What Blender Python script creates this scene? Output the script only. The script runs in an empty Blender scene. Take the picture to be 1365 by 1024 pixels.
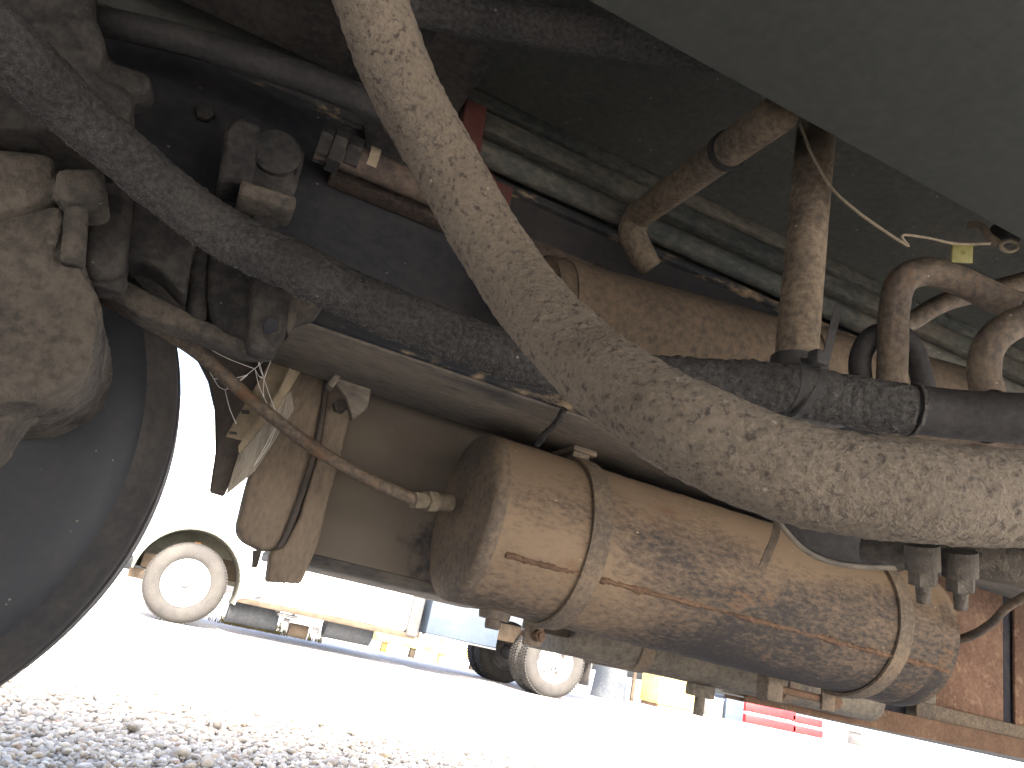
import bpy, bmesh, math, random
import numpy as np
from mathutils import Vector, noise
random.seed(7); rng = np.random.default_rng(7)
scene = bpy.context.scene
COL = scene.collection

# ---------------------------------------------------------------- camera, sky, sun, exposure
TH, PH, YAW, FPX = math.radians(18.8), math.radians(12.2), math.radians(20.5), 1025.0
CAM = np.array([0, 0, .4])
_h = np.array([math.sin(YAW), math.cos(YAW), 0]); _r = np.array([math.cos(YAW), -math.sin(YAW), 0]); _z = np.array([0, 0, 1.])
FW = _h*math.cos(TH)+_z*math.sin(TH); _u = -_h*math.sin(TH)+_z*math.cos(TH)
RT = math.cos(PH)*_r+math.sin(PH)*_u; UP = -math.sin(PH)*_r+math.cos(PH)*_u
from mathutils import Matrix
cd = bpy.data.cameras.new('camera'); cam = bpy.data.objects.new('camera', cd); COL.objects.link(cam)
cam.matrix_world = Matrix(((RT[0], UP[0], -FW[0], CAM[0]), (RT[1], UP[1], -FW[1], CAM[1]), (RT[2], UP[2], -FW[2], CAM[2]), (0, 0, 0, 1)))
cd.sensor_width = 36; cd.lens = FPX/1365*36; cd.clip_start = .02; cd.clip_end = 3000
scene.camera = cam

SUN_EL, SUN_AZ = math.radians(44), math.radians(190)   # azimuth of the sun, clockwise from +Y
world = bpy.data.worlds.new('World'); scene.world = world; world.use_nodes = True
wn = world.node_tree.nodes; wl = world.node_tree.links
sky = wn.new('ShaderNodeTexSky'); sky.sky_type = 'NISHITA'; sky.sun_disc = False
sky.sun_elevation = SUN_EL; sky.sun_rotation = SUN_AZ; sky.air_density = .65; sky.dust_density = 6.0; sky.ozone_density = .3
bg = wn['Background']; bg.inputs[1].default_value = .15; wl.new(sky.outputs[0], bg.inputs[0])
sd = bpy.data.lights.new('sun', 'SUN'); sd.energy = 2.3; sd.angle = math.radians(.53); sd.color = (1, .965, .92)
sun = bpy.data.objects.new('sun', sd); COL.objects.link(sun)
sdir = Vector((math.sin(SUN_AZ)*math.cos(SUN_EL), math.cos(SUN_AZ)*math.cos(SUN_EL), math.sin(SUN_EL)))
sun.rotation_euler = sdir.to_track_quat('Z', 'Y').to_euler(); sun.location = (0, -6, 8)
vs = scene.view_settings; vs.view_transform = 'Standard'; vs.look = 'None'; vs.gamma = 1; vs.exposure = 3.7
scene.render.engine = 'CYCLES'
scene.cycles.max_bounces = 10; scene.cycles.diffuse_bounces = 6; scene.cycles.use_denoising = True
scene.cycles.sample_clamp_indirect = 6

# ---------------------------------------------------------------- measuring: photograph pixel -> point of the place
def ray(x, y): return FW+RT*(x-682.5)/FPX-UP*(y-512)/FPX
def D(x, y, d): return CAM+ray(x, y)*d
def T(x, y, t): r = ray(x, y); return CAM+r*(t/r[1])
def Zp(x, y, z): r = ray(x, y); return CAM+r*((z-.4)/r[2])
def sz(x, y, t): p = T(x, y, t); return (p[0], p[2])

# ---------------------------------------------------------------- materials
M = {}
def grime(name, base, dust, amt=.5, scale=5., fine=70., bump=.4, rough=.9, metal=0., third=None, third_amt=.35, third_scale=9., soft=.12,
          specks=None, stretch=(1, 1, 1), spec=.3, bumpdist=.004, fine_mix=.5, settle=None):
    m = bpy.data.materials.new(name); m.use_nodes = True; n = m.node_tree.nodes; l = m.node_tree.links
    b = n['Principled BSDF']; b.inputs['Roughness'].default_value = rough; b.inputs['Metallic'].default_value = metal
    b.inputs['Specular IOR Level'].default_value = spec
    tc = n.new('ShaderNodeTexCoord'); mp = n.new('ShaderNodeMapping'); mp.inputs['Scale'].default_value = stretch
    l.new(tc.outputs['Object'], mp.inputs[0])
    def nz(sc, det, ro=.6, off=0):
        t = n.new('ShaderNodeTexNoise'); t.noise_dimensions = '4D'; t.inputs['W'].default_value = off+len(M)*1.7
        t.inputs['Scale'].default_value = sc; t.inputs['Detail'].default_value = det; t.inputs['Roughness'].default_value = ro
        l.new(mp.outputs[0], t.inputs['Vector']); return t.outputs[0]
    def math_(op, a, c):
        q = n.new('ShaderNodeMath'); q.operation = op
        for i, v in enumerate((a, c)):
            if isinstance(v, (int, float)): q.inputs[i].default_value = v
            else: l.new(v, q.inputs[i])
        return q.outputs[0]
    def smooth(v, lo, hi):
        q = n.new('ShaderNodeMapRange'); q.interpolation_type = 'SMOOTHSTEP'
        l.new(v, q.inputs[0]); q.inputs[1].default_value = lo; q.inputs[2].default_value = hi; return q.outputs[0]
    def mix(f, a, c):
        q = n.new('ShaderNodeMix'); q.data_type = 'RGBA'
        l.new(f, q.inputs[0])
        for i, v in ((6, a), (7, c)):
            if isinstance(v, tuple): q.inputs[i].default_value = v+(1,)
            else: l.new(v, q.inputs[i])
        return q.outputs[2]
    A = nz(scale, 7); B = nz(fine, 5, .65, 3)
    s = math_('ADD', math_('MULTIPLY', A, 1-fine_mix), math_('MULTIPLY', B, fine_mix))
    if settle:      # dust that has settled towards the top of the thing: (height over its base, strength)
        sp = n.new('ShaderNodeSeparateXYZ'); l.new(tc.outputs['Object'], sp.inputs[0])
        s = math_('ADD', s, math_('MULTIPLY', smooth(sp.outputs[2], settle[0], settle[1]), settle[2]))
    thr = .5+(.5-amt)*.35
    f = smooth(s, thr-soft, thr+soft)
    col = mix(f, base, dust)
    if third:
        C = nz(third_scale, 6, .65, 9); c2 = math_('ADD', math_('MULTIPLY', C, .75), math_('MULTIPLY', B, .25))
        th = .5+(.5-third_amt)*.4
        col = mix(smooth(c2, th-.06, th+.06), col, third)
    if specks:
        v = n.new('ShaderNodeTexVoronoi'); v.inputs['Scale'].default_value = 55; l.new(mp.outputs[0], v.inputs['Vector'])
        w = nz(21, 2, .5, 14)
        q = n.new('ShaderNodeMapRange'); l.new(v.outputs[0], q.inputs[0]); q.inputs[1].default_value = .12; q.inputs[2].default_value = .05
        col = mix(math_('MULTIPLY', q.outputs[0], smooth(w, .55, .6)), col, specks)
    # slight tone variation
    hv = n.new('ShaderNodeHueSaturation'); l.new(col, hv.inputs['Color']); l.new(math_('ADD', math_('MULTIPLY', nz(2.3, 4, .6, 21), .7), .65), hv.inputs['Value'])
    l.new(hv.outputs[0], b.inputs['Base Color'])
    bp = n.new('ShaderNodeBump'); bp.inputs['Strength'].default_value = bump; bp.inputs['Distance'].default_value = bumpdist
    l.new(math_('ADD', B, math_('MULTIPLY', A, .6)), bp.inputs['Height']); l.new(bp.outputs[0], b.inputs['Normal'])
    M[name] = m; return m
DUST = (.36, .28, .195); DUSTG = (.30, .265, .22); RUST = (.24, .115, .05); STEEL = (.06, .06, .062)
grime('hose_dusty', (.125, .106, .083), (.255, .216, .168), .54, 6, 230, 1., .95, fine_mix=.55, soft=.19, specks=(.45, .4, .33), third=(.082, .071, .06), third_amt=.34, third_scale=150, bumpdist=.006)
grime('hose_black', (.03, .03, .03), (.09, .087, .083), .47, 10, 170, 1., .9, fine_mix=.65, soft=.16, specks=(.24, .22, .195), bumpdist=.008)
grime('hose_smooth', (.016, .016, .018), (.05, .048, .046), .4, 8, 120, .3, .7, soft=.2)
grime('tank_paint', (.038, .036, .036), (.21, .155, .104), .42, 4, 120, .4, .82, third=(.16, .095, .054), third_amt=.2, third_scale=9, specks=(.36, .3, .22), soft=.11, fine_mix=.36, stretch=(.55, 1, 1.2), settle=(.15, .3, .21))
grime('tank_cap', (.075, .067, .06), (.21, .162, .113), .46, 6, 100, .3, .85, third=(.16, .1, .062), third_amt=.14, soft=.17)
grime('strap_steel', (.07, .063, .055), (.21, .16, .11), .48, 9, 110, .35, .8, third=(.17, .09, .05), third_amt=.15, soft=.16)
grime('rust', (.085, .053, .036), (.17, .107, .068), .5, 10, 120, .6, .92, third=(.2, .152, .106), third_amt=.25, soft=.18)
grime('rust_plate', (.10, .058, .042), (.20, .125, .085), .55, 7, 90, .5, .92, third=(.24, .165, .11), third_amt=.3, third_scale=35, soft=.16)
grime('frame_paint', (.02, .023, .028), (.06, .055, .05), .4, 4, 60, .35, .75, third=(.32, .24, .15), third_amt=.36, third_scale=16, stretch=(.5, 1, 1))
grime('flange_dust', (.075, .072, .07), (.235, .203, .158), .5, 3.5, 70, .35, .85, stretch=(.45, 1.6, 1), third=(.045, .045, .048), third_amt=.28, third_scale=6, soft=.16)
grime('frame_web', (.014, .019, .027), (.055, .052, .05), .40, 1.8, 60, .3, .9, soft=.16, fine_mix=.3, stretch=(.7, 1, 1), specks=(.2, .18, .15))
grime('deck', (.055, .063, .062), (.105, .106, .095), .5, 2.6, 70, .25, .85, specks=(.3, .27, .23), third=(.13, .112, .088), third_amt=.2, third_scale=3.5, soft=.17)
grime('box_plate', (.045, .052, .05), (.075, .077, .069), .5, 1.6, 60, .2, .9, third=(.115, .096, .07), third_amt=.2, third_scale=1.8, soft=.2)
grime('casting', (.05, .047, .044), (.14, .123, .1), .52, 9, 80, 1., .93, third=(.033, .032, .032), third_amt=.28, bumpdist=.008, soft=.14, specks=(.25, .22, .18))
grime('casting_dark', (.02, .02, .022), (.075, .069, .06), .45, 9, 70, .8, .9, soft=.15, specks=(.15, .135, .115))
grime('pipe_dusty', (.055, .047, .04), (.20, .158, .11), .52, 7, 120, .5, .85, third=(.04, .06, .055), third_amt=.25, third_scale=7, soft=.13, specks=(.3, .26, .2))
grime('pipe_rust', (.055, .046, .04), (.17, .135, .098), .5, 10, 120, .5, .75, third=(.13, .07, .036), third_amt=.32, third_scale=14, soft=.13, specks=(.3, .26, .21))
grime('strip_steel', (.035, .046, .047), (.14, .127, .105), .5, 5, 90, .35, .8, third=(.05, .12, .105), third_amt=.25, third_scale=3, stretch=(.5, 1, 1), soft=.14, specks=(.28, .26, .22))
grime('strip_brown', (.045, .036, .033), (.13, .098, .073), .5, 6, 80, .35, .85, soft=.14, third=(.03, .03, .032), third_amt=.25)
grime('red_paint', (.10, .026, .022), (.075, .045, .037), .45, 12, 80, .3, .7)
grime('tyre_side', (.022, .028, .037), (.042, .042, .043), .36, 3.0, 50, .12, .55, specks=(.22, .2, .17), spec=.4, soft=.2)
grime('tyre_shoulder', (.028, .031, .036), (.12, .108, .092), .42, 3, 60, .3, .9, soft=.25, fine_mix=.3)
grime('toolbox_panel', (.045, .044, .05), (.165, .142, .114), .5, 1.7, 60, .25, .9, soft=.03, fine_mix=.1, specks=(.25, .22, .18))
grime('post_dusty', (.10, .083, .066), (.22, .176, .13), .54, 4, 90, .6, .95, stretch=(1.6, 1, .6), third=(.06, .053, .048), third_amt=.22, soft=.18)
grime('beige_paint', (.2, .165, .115), (.33, .275, .19), .5, 9, 90, .3, .8, third=(.13, .105, .08), third_amt=.3, soft=.18)
grime('flap_rubber', (.06, .054, .05), (.12, .098, .08), .45, 6, 80, .4, .9, soft=.2)
grime('fibre', (.2, .18, .15), (.42, .385, .32), .6, 12, 120, .9, .95, stretch=(5, 1, .5))
grime('brass', (.13, .108, .08), (.22, .19, .14), .5, 20, 140, .3, .7)
grime('yellow_tag', (.13, .125, .035), (.17, .16, .06), .5, 30, 140, .2, .6, third=(.08, .07, .03), third_amt=.14, third_scale=40)
grime('wire_pale', (.13, .108, .078), (.24, .2, .145), .6, 30, 200, .2, .7)
grime('grey_tank', (.085, .078, .066), (.21, .182, .142), .5, 7, 80, .4, .85, third=(.06, .055, .05), third_amt=.25, third_scale=7, soft=.14)
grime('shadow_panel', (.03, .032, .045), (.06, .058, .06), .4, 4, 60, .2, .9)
grime('lint', (.2, .18, .15), (.34, .31, .26), .6, 20, 90, 0, .95)
grime('web_silk', (.75, .74, .7), (.85, .84, .8), .5, 50, 200, 0, .9)
grime('silencer_dust', (.035, .031, .027), (.13, .096, .063), .5, 2.0, 90, .25, .9, soft=.18)
# the yard
grime('truck_white', (.78, .78, .77), (.8, .79, .76), .5, 2, 30, .05, .5)
grime('truck_olive', (.11, .11, .085), (.15, .145, .11), .5, 5, 40, .2, .8)
grime('truck_tyre', (.014, .0135, .013), (.04, .037, .032), .5, 4, 110, .5, .9, soft=.2)
grime('rim_paint', (.2, .195, .185), (.34, .33, .31), .6, 7, 60, .1, .6, third=(.12, .1, .075), third_amt=.15)
grime('truck_dark', (.03, .03, .034), (.09, .08, .07), .4, 6, 40, .3, .8)
grime('truck_blue', (.026, .036, .05), (.036, .048, .062), .5, 3, 40, .1, .5, specks=(.1, .1, .1))
grime('truck_chrome', (.08, .08, .08), (.12, .118, .112), .5, 4, 40, .05, .35, metal=.6)
grime('truck_brown', (.03, .022, .014), (.06, .045, .029), .5, 9, 60, .3, .85)
grime('yellow_paint', (.3, .22, .05), (.42, .34, .11), .55, 5, 40, .1, .6, third=(.2, .12, .05), third_amt=.2)
grime('orange_paint', (.22, .075, .015), (.25, .12, .04), .5, 5, 40, .1, .6)
grime('safety_red', (.2, .006, .008), (.24, .014, .014), .5, 5, 40, .1, .5)
grime('concrete', (.12, .115, .105), (.16, .15, .135), .5, 5, 40, .2, .9)
grime('blue_grey', (.022, .027, .033), (.05, .053, .056), .5, 3, 30, .2, .7)
grime('dry_weed', (.13, .10, .03), (.2, .16, .06), .5, 20, 90, .1, .9)

def gravel_mats():
    m = bpy.data.materials.new('gravel_stone'); m.use_nodes = True; n = m.node_tree.nodes; l = m.node_tree.links
    b = n['Principled BSDF']; b.inputs['Roughness'].default_value = .92
    a = n.new('ShaderNodeAttribute'); a.attribute_name = 'tone'
    r = n.new('ShaderNodeValToRGB'); cr = r.color_ramp; cr.interpolation = 'CONSTANT'
    cols = [(.28, .255, .21), (.38, .35, .29), (.45, .41, .335), (.35, .33, .28), (.52, .475, .385), (.42, .355, .26), (.39, .36, .30), (.56, .515, .425), (.33, .25, .175), (.30, .278, .235)]
    pos = [0, .12, .28, .42, .54, .66, .71, .84, .92, .95]
    cr.elements[0].color = cols[0]+(1,); cr.elements[1].position = pos[1]; cr.elements[1].color = cols[1]+(1,)
    for p, c in list(zip(pos, cols))[2:]:
        e = cr.elements.new(p); e.color = c+(1,)
    l.new(a.outputs['Fac'], r.inputs[0])
    tc = n.new('ShaderNodeTexCoord'); t = n.new('ShaderNodeTexNoise'); t.inputs['Scale'].default_value = 90; t.inputs['Detail'].default_value = 4
    l.new(tc.outputs['Object'], t.inputs['Vector'])
    hv = n.new('ShaderNodeHueSaturation'); l.new(r.outputs[0], hv.inputs['Color'])
    mr = n.new('ShaderNodeMapRange'); l.new(t.outputs[0], mr.inputs[0]); mr.inputs[3].default_value = .6; mr.inputs[4].default_value = 1.4
    l.new(mr.outputs[0], hv.inputs['Value']); l.new(hv.outputs[0], b.inputs['Base Color'])
    bp = n.new('ShaderNodeBump'); bp.inputs['Strength'].default_value = .5; bp.inputs['Distance'].default_value = .003
    l.new(t.outputs[0], bp.inputs['Height']); l.new(bp.outputs[0], b.inputs['Normal'])
    M['gravel_stone'] = m
    m = bpy.data.materials.new('gravel_ground'); m.use_nodes = True; n = m.node_tree.nodes; l = m.node_tree.links
    b = n['Principled BSDF']; b.inputs['Roughness'].default_value = .95
    tc = n.new('ShaderNodeTexCoord'); v = n.new('ShaderNodeTexVoronoi'); v.inputs['Scale'].default_value = 55
    l.new(tc.outputs['Object'], v.inputs['Vector'])
    r = n.new('ShaderNodeValToRGB'); r.color_ramp.elements[0].color = (.2, .195, .19, 1); r.color_ramp.elements[1].color = (.46, .44, .41, 1)
    sx = n.new('ShaderNodeSeparateColor'); l.new(v.outputs['Color'], sx.inputs[0]); l.new(sx.outputs[0], r.inputs[0])
    l.new(r.outputs[0], b.inputs['Base Color'])
    bp = n.new('ShaderNodeBump'); bp.inputs['Strength'].default_value = .7; bp.inputs['Distance'].default_value = .01; bp.invert = True
    l.new(v.outputs['Distance'], bp.inputs['Height']); l.new(bp.outputs[0], b.inputs['Normal'])
    M['gravel_ground'] = m
gravel_mats()

# ---------------------------------------------------------------- mesh helpers (all vertices given in world space)
ORG = {}
def thing(name, label, cat, loc, group=None):
    o = bpy.data.objects.new(name, None); COL.objects.link(o); o.location = tuple(loc); o.empty_display_size = .05
    o['label'] = label; o['category'] = cat
    if group: o['group'] = group
    ORG[o.name] = np.array(loc, float); return o
def obj(name, v, f, mat, parent=None, smooth=40, label=None, cat=None, group=None, kind=None, loc=None):
    v = np.asarray(v, float)
    if loc is None: loc = np.array([(v[:, 0].min()+v[:, 0].max())/2, (v[:, 1].min()+v[:, 1].max())/2, v[:, 2].min()])
    me = bpy.data.meshes.new(name); me.from_pydata((v-loc).tolist(), [], [tuple(map(int, q)) for q in f]); me.update()
    bm = bmesh.new(); bm.from_mesh(me); bmesh.ops.recalc_face_normals(bm, faces=bm.faces); bm.to_mesh(me); bm.free()
    if smooth:
        me.shade_smooth()
        if smooth < 180: me.set_sharp_from_angle(angle=math.radians(smooth))
    me.materials.append(M[mat])
    o = bpy.data.objects.new(name, me); COL.objects.link(o)
    if parent: o.parent = parent; o.location = tuple(np.array(loc)-ORG[parent.name])
    else: o.location = tuple(loc)
    ORG[o.name] = np.array(loc, float)
    if label: o['label'] = label
    if cat: o['category'] = cat
    if group: o['group'] = group
    if kind: o['kind'] = kind
    return o
def join(*parts):
    V = []; Fc = []; k = 0
    for v, f in parts:
        v = np.asarray(v, float); V.append(v); Fc += [tuple(i+k for i in q) for q in f]; k += len(v)
    return np.vstack(V), Fc
def box(a, b, bev=.004, seg=2):
    a, b = np.minimum(a, b), np.maximum(a, b)
    bm = bmesh.new(); bmesh.ops.create_cube(bm, size=1)
    for q in bm.verts: q.co = Vector(((a[i]+b[i])/2+q.co[i]*(b[i]-a[i])) for i in range(3))
    if bev: bmesh.ops.bevel(bm, geom=bm.edges[:], offset=min(bev, .45*float(min(b-a))), segments=seg, profile=.5, affect='EDGES')
    bm.verts.ensure_lookup_table(); v = np.array([q.co[:] for q in bm.verts]); f = [[x.index for x in q.verts] for q in bm.faces]; bm.free(); return v, f
def prism(poly, d0, d1=None, bev=.004, seg=2):
    """poly: list of world points (any plane); extruded by vector d0..d1"""
    P = np.asarray(poly, float); d0 = np.asarray(d0, float)
    bm = bmesh.new(); lo = [bm.verts.new(p) for p in P]; hi = [bm.verts.new(p+d0) for p in P]; n = len(P)
    bm.faces.new(lo[::-1]); bm.faces.new(hi)
    for i in range(n): bm.faces.new((lo[i], lo[(i+1) % n], hi[(i+1) % n], hi[i]))
    bmesh.ops.recalc_face_normals(bm, faces=bm.faces)
    if bev: bmesh.ops.bevel(bm, geom=bm.edges[:], offset=bev, segments=seg, profile=.5, affect='EDGES', clamp_overlap=True)
    bm.verts.index_update()
    v = np.array([q.co[:] for q in bm.verts]); f = [[x.index for x in q.verts] for q in bm.faces]; bm.free(); return v, f
def pprism(px, t, dt, bev=.004, seg=2): return prism([T(x, y, t) for x, y in px], (0, dt, 0), bev=bev, seg=seg)
def spline(P, n):
    P = np.asarray(P, float); Q = np.vstack([2*P[0]-P[1], P, 2*P[-1]-P[-2]])
    L = np.r_[0, np.cumsum(np.linalg.norm(np.diff(P[:, :3], axis=0), axis=1))]; out = []
    for u in np.linspace(0, L[-1], n):
        i = min(np.searchsorted(L, u, 'right')-1, len(P)-2); a = (u-L[i])/(L[i+1]-L[i])
        p0, p1, p2, p3 = Q[i:i+4]
        out.append(.5*(2*p1+(p2-p0)*a+(2*p0-5*p1+4*p2-p3)*a*a+(3*p1-p0-3*p2+p3)*a**3))
    return np.array(out)
def tube(P, r, n=40, seg=20, rough=0., freq=80., curved=True, caps=True):
    """P: 3-D points; r: radius or list per point"""
    P = np.asarray(P, float); rr = np.full(len(P), r) if np.isscalar(r) else np.asarray(r, float)
    Q = np.c_[P, rr]
    if curved and len(P) > 2: Q = spline(Q, n)
    elif n > len(P) or rough: Q = np.array([Q[0]+(Q[-1]-Q[0])*k/(n-1) for k in range(n)]) if len(P) == 2 else Q
    C, R_ = Q[:, :3], Q[:, 3]; Tn = np.gradient(C, axis=0); Tn /= np.linalg.norm(Tn, axis=1)[:, None]
    a = np.array([0, 0, 1.]) if abs(Tn[0][2]) < .9 else np.array([1., 0, 0])
    N = np.cross(Tn[0], a); N /= np.linalg.norm(N); V = []
    for i in range(len(C)):
        N = N-Tn[i]*(N@Tn[i]); N /= np.linalg.norm(N); Bn = np.cross(Tn[i], N)
        for k in range(seg):
            w = 2*math.pi*k/seg; d = math.cos(w)*N+math.sin(w)*Bn; p = C[i]+d*R_[i]
            if rough:
                e = noise.fractal(Vector(p*freq), 1., 2., 3)*rough+noise.noise(Vector(p*freq*.12))*rough*1.2; p = p+d*e
            V.append(p)
    F_ = [(i*seg+k, i*seg+(k+1) % seg, (i+1)*seg+(k+1) % seg, (i+1)*seg+k) for i in range(len(C)-1) for k in range(seg)]
    if caps: F_ += [tuple(range(seg))[::-1], tuple((len(C)-1)*seg+k for k in range(seg))]
    return np.array(V), F_
def lathe(prof, c, axis=1, seg=64, close=False):
    """prof: list of (radius, offset along axis) round centre c"""
    V = []; n = len(prof); o = [i for i in range(3) if i != axis]
    for k in range(seg):
        w = 2*math.pi*k/seg
        for r, h in prof:
            p = [0, 0, 0]; p[axis] = c[axis]+h; p[o[0]] = c[o[0]]+r*math.cos(w); p[o[1]] = c[o[1]]+r*math.sin(w); V.append(p)
    F_ = []
    for k in range(seg):
        for i in range(n-1 if not close else n):
            j = (i+1) % n; F_.append((k*n+i, k*n+j, ((k+1) % seg)*n+j, ((k+1) % seg)*n+i))
    return np.array(V), F_
def hexa(c, axis, r, h, seg=6):
    v, f = lathe([(0.0001, 0), (r*.92, 0), (r, h*.15), (r, h*.85), (r*.92, h), (.0001, h)], c, axis, seg); return v, f
def cast(o, voxel=.006, it=5, amp=.0):
    """fuse overlapping solids into one worn casting"""
    m = o.modifiers.new('fuse', 'REMESH'); m.mode = 'VOXEL'; m.voxel_size = voxel; m.use_smooth_shade = True
    s = o.modifiers.new('soften', 'SMOOTH'); s.iterations = it; s.factor = .5
    if amp:
        tx = bpy.data.textures.new('lumps', 'CLOUDS'); tx.noise_scale = .035; tx.noise_depth = 3
        d = o.modifiers.new('wear', 'DISPLACE'); d.texture = tx; d.strength = amp; d.mid_level = .5; d.texture_coords = 'GLOBAL'
    return o

# ================================================================ ground
obj('ground', [(-900, -900, 0), (900, -900, 0), (900, 900, 0), (-900, 900, 0)], [(0, 1, 2, 3)], 'gravel_ground', smooth=0, kind='structure', loc=np.zeros(3))
def gravel():
    t_ = (1+5**.5)/2
    ico = np.array([(-1, t_, 0), (1, t_, 0), (-1, -t_, 0), (1, -t_, 0), (0, -1, t_), (0, 1, t_), (0, -1, -t_), (0, 1, -t_), (t_, 0, -1), (t_, 0, 1), (-t_, 0, -1), (-t_, 0, 1)])
    ico /= np.linalg.norm(ico[0])
    fc = np.array([(0, 11, 5), (0, 5, 1), (0, 1, 7), (0, 7, 10), (0, 10, 11), (1, 5, 9), (5, 11, 4), (11, 10, 2), (10, 7, 6), (7, 1, 8), (3, 9, 4), (3, 4, 2), (3, 2, 6), (3, 6, 8), (3, 8, 9), (4, 9, 5), (2, 4, 11), (6, 2, 10), (8, 6, 7), (9, 8, 1)])
    pts = []
    def scatter(s0, s1, t0, t1, dens, size):
        n = int((s1-s0)*(t1-t0)*dens); p = np.c_[rng.uniform(s0, s1, n), rng.uniform(t0, t1, n), rng.uniform(.6, 1.25, n)*size]
        pts.append(p)
    scatter(-1.4, 2.3, 1.3, 2.6, 6500, .0100)
    scatter(-1.2, 3.2, 2.6, 3.6, 4600, .0105)
    scatter(-1.0, 4.2, 3.6, 5.4, 1300, .012)
    scatter(-1.4, 4.2, 1.3, 5.4, 110, .017)
    P = np.vstack(pts)
    # keep what the view and a step to each side can meet
    q = np.c_[P[:, :2], np.zeros(len(P))]-CAM; d = q@FW; u = q@RT/d*FPX; v = -(q@UP)/d*FPX
    P = P[(np.abs(u) < 950) & (v < 640) & (d > .4)]
    n = len(P); Vv = np.repeat(ico[None], n, 0)*(1+rng.uniform(-.3, .3, (n, 12, 1)))
    Vv *= np.c_[rng.uniform(.75, 1.35, n), rng.uniform(.75, 1.2, n), rng.uniform(.45, .85, n)][:, None, :]
    a = rng.uniform(0, 2*math.pi, n); b = rng.normal(0, .45, n); ca, sa, cb, sb = np.cos(a), np.sin(a), np.cos(b), np.sin(b)
    y = Vv[..., 1]*cb[:, None]-Vv[..., 2]*sb[:, None]; z = Vv[..., 1]*sb[:, None]+Vv[..., 2]*cb[:, None]; x = Vv[..., 0]
    x, y = x*ca[:, None]-y*sa[:, None], x*sa[:, None]+y*ca[:, None]
    Vv = np.stack([x, y, z], -1)*P[:, 2][:, None, None]
    Vv[..., 0] += P[:, 0][:, None]; Vv[..., 1] += P[:, 1][:, None]; Vv[..., 2] += (P[:, 2]*rng.uniform(.1, 1.0, n))[:, None]
    Fa = (fc[None]+12*np.arange(n)[:, None, None]).reshape(-1, 3)
    me = bpy.data.meshes.new('gravel'); me.vertices.add(n*12); me.vertices.foreach_set('co', Vv.reshape(-1).astype(np.float32))
    me.loops.add(len(Fa)*3); me.loops.foreach_set('vertex_index', Fa.reshape(-1).astype(np.int32))
    me.polygons.add(len(Fa)); me.polygons.foreach_set('loop_start', (np.arange(len(Fa))*3).astype(np.int32))
    me.update(calc_edges=True)
    at = me.attributes.new('tone', 'FLOAT', 'POINT'); at.data.foreach_set('value', np.repeat(rng.uniform(0, 1, n), 12).astype(np.float32))
    me.materials.append(M['gravel_stone']); o = bpy.data.objects.new('gravel', me); COL.objects.link(o)
    o['kind'] = 'stuff'; o['label'] = 'loose grey crushed stone gravel covering the yard'; o['category'] = 'gravel'
gravel()

# ================================================================ the machine overhead (its long axis is X, Y points out to its side)
S0, S1 = -2.6, 5.2
# deck
dk = thing('deck', 'dark grimy steel deck plate forming the roof above the pipes', 'deck plate', (1, .2, 1.3))
obj('plate', *box((S0, -1.5, 1.30), (S1, 1.72, 1.315), .003), 'deck', dk)
for k, s in enumerate((-1.6, -.55, 2.4, 3.6)): obj('cross_member', *box((s, -1.4, 1.2), (s+.07, 1.15, 1.298), .006), 'deck', dk)
obj('side_skirt', *box((S0, 1.70, 1.19), (S1, 1.735, 1.299), .004), 'deck', dk)
# added out of view to shut light out: side boxes and end bulkhead
os_ = thing('side_light_blocker', 'dark lockers added out of view opposite the air tank to cut light', 'blockers', (1, -1.5, .3))
for k, (a, b) in enumerate(((-2.0, -.7), (-.67, .6))): obj('locker', *box((a, -1.7, .36), (b, -1.25, 1.298), .01), 'shadow_panel', os_)  # unseen boxes added only to block light from this side
bh_ = thing('end_light_blocker', 'dark bulkhead closing the belly beyond the big tyre', 'blocker', (-2.1, 0, .45))
obj('plate', *box((-2.15, -1.2, .42), (-2.0, 1.05, 1.298), .01), 'casting_dark', bh_)  # unseen plate added to keep light out at the left end
# main frame rail
WT = 1.10; RB = .78
fr = thing('frame_rail', 'long deep black steel frame rail with chipped paint above the air tank', 'frame rail', (1, 1.2, RB))
obj('web', *box((S0, WT, RB+.02), (S1, WT+.012, 1.125), .002), 'frame_web', fr)
obj('bottom_flange', *prism([(S0, WT-.006, RB), (S1, WT-.006, RB), (S1, 1.345, RB), (.03, 1.345, RB), (-.02, 1.27, RB), (S0, 1.27, RB)], (0, 0, .0195), bev=.003), 'flange_dust', fr)
for s_, z_ in ((.12, .86), (.12, 1.05), (.30, .86), (.52, 1.05), (-.15, 1.04), (-.3, .95), (1.9, 1.0)): obj('bolt_head', *hexa((s_, WT-.012, z_), 1, .014, .0115), 'casting_dark', fr, smooth=30)
obj('flange_lip', *prism([(S0, WT-.0065, RB+.004), (S0, WT-.0065, RB+.055), (S0, WT-.016, RB+.05), (S0, WT-.016, RB+.006)], (S1-S0, 0, 0), bev=.002), 'frame_paint', fr)
obj('top_flange', *box((S0, WT-.01, 1.126), (S1, 1.30, 1.142), .004), 'frame_paint', fr)
# shield plate over the axle, put in to darken the pale deck above
hs = thing('shade_plate', 'black added shield plate high above the axle at upper left', 'shield plate', (-.6, .8, 1.19))
obj('plate', *box((-1.9, .3, 1.19), (.20, 1.08, 1.198), .002), 'casting_dark', hs)
for s_ in (-1.2, -.75, -.3, .08): obj('rib', *box((s_, .3, 1.165), (s_+.03, 1.07, 1.1895), .004), 'casting_dark', hs)
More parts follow.
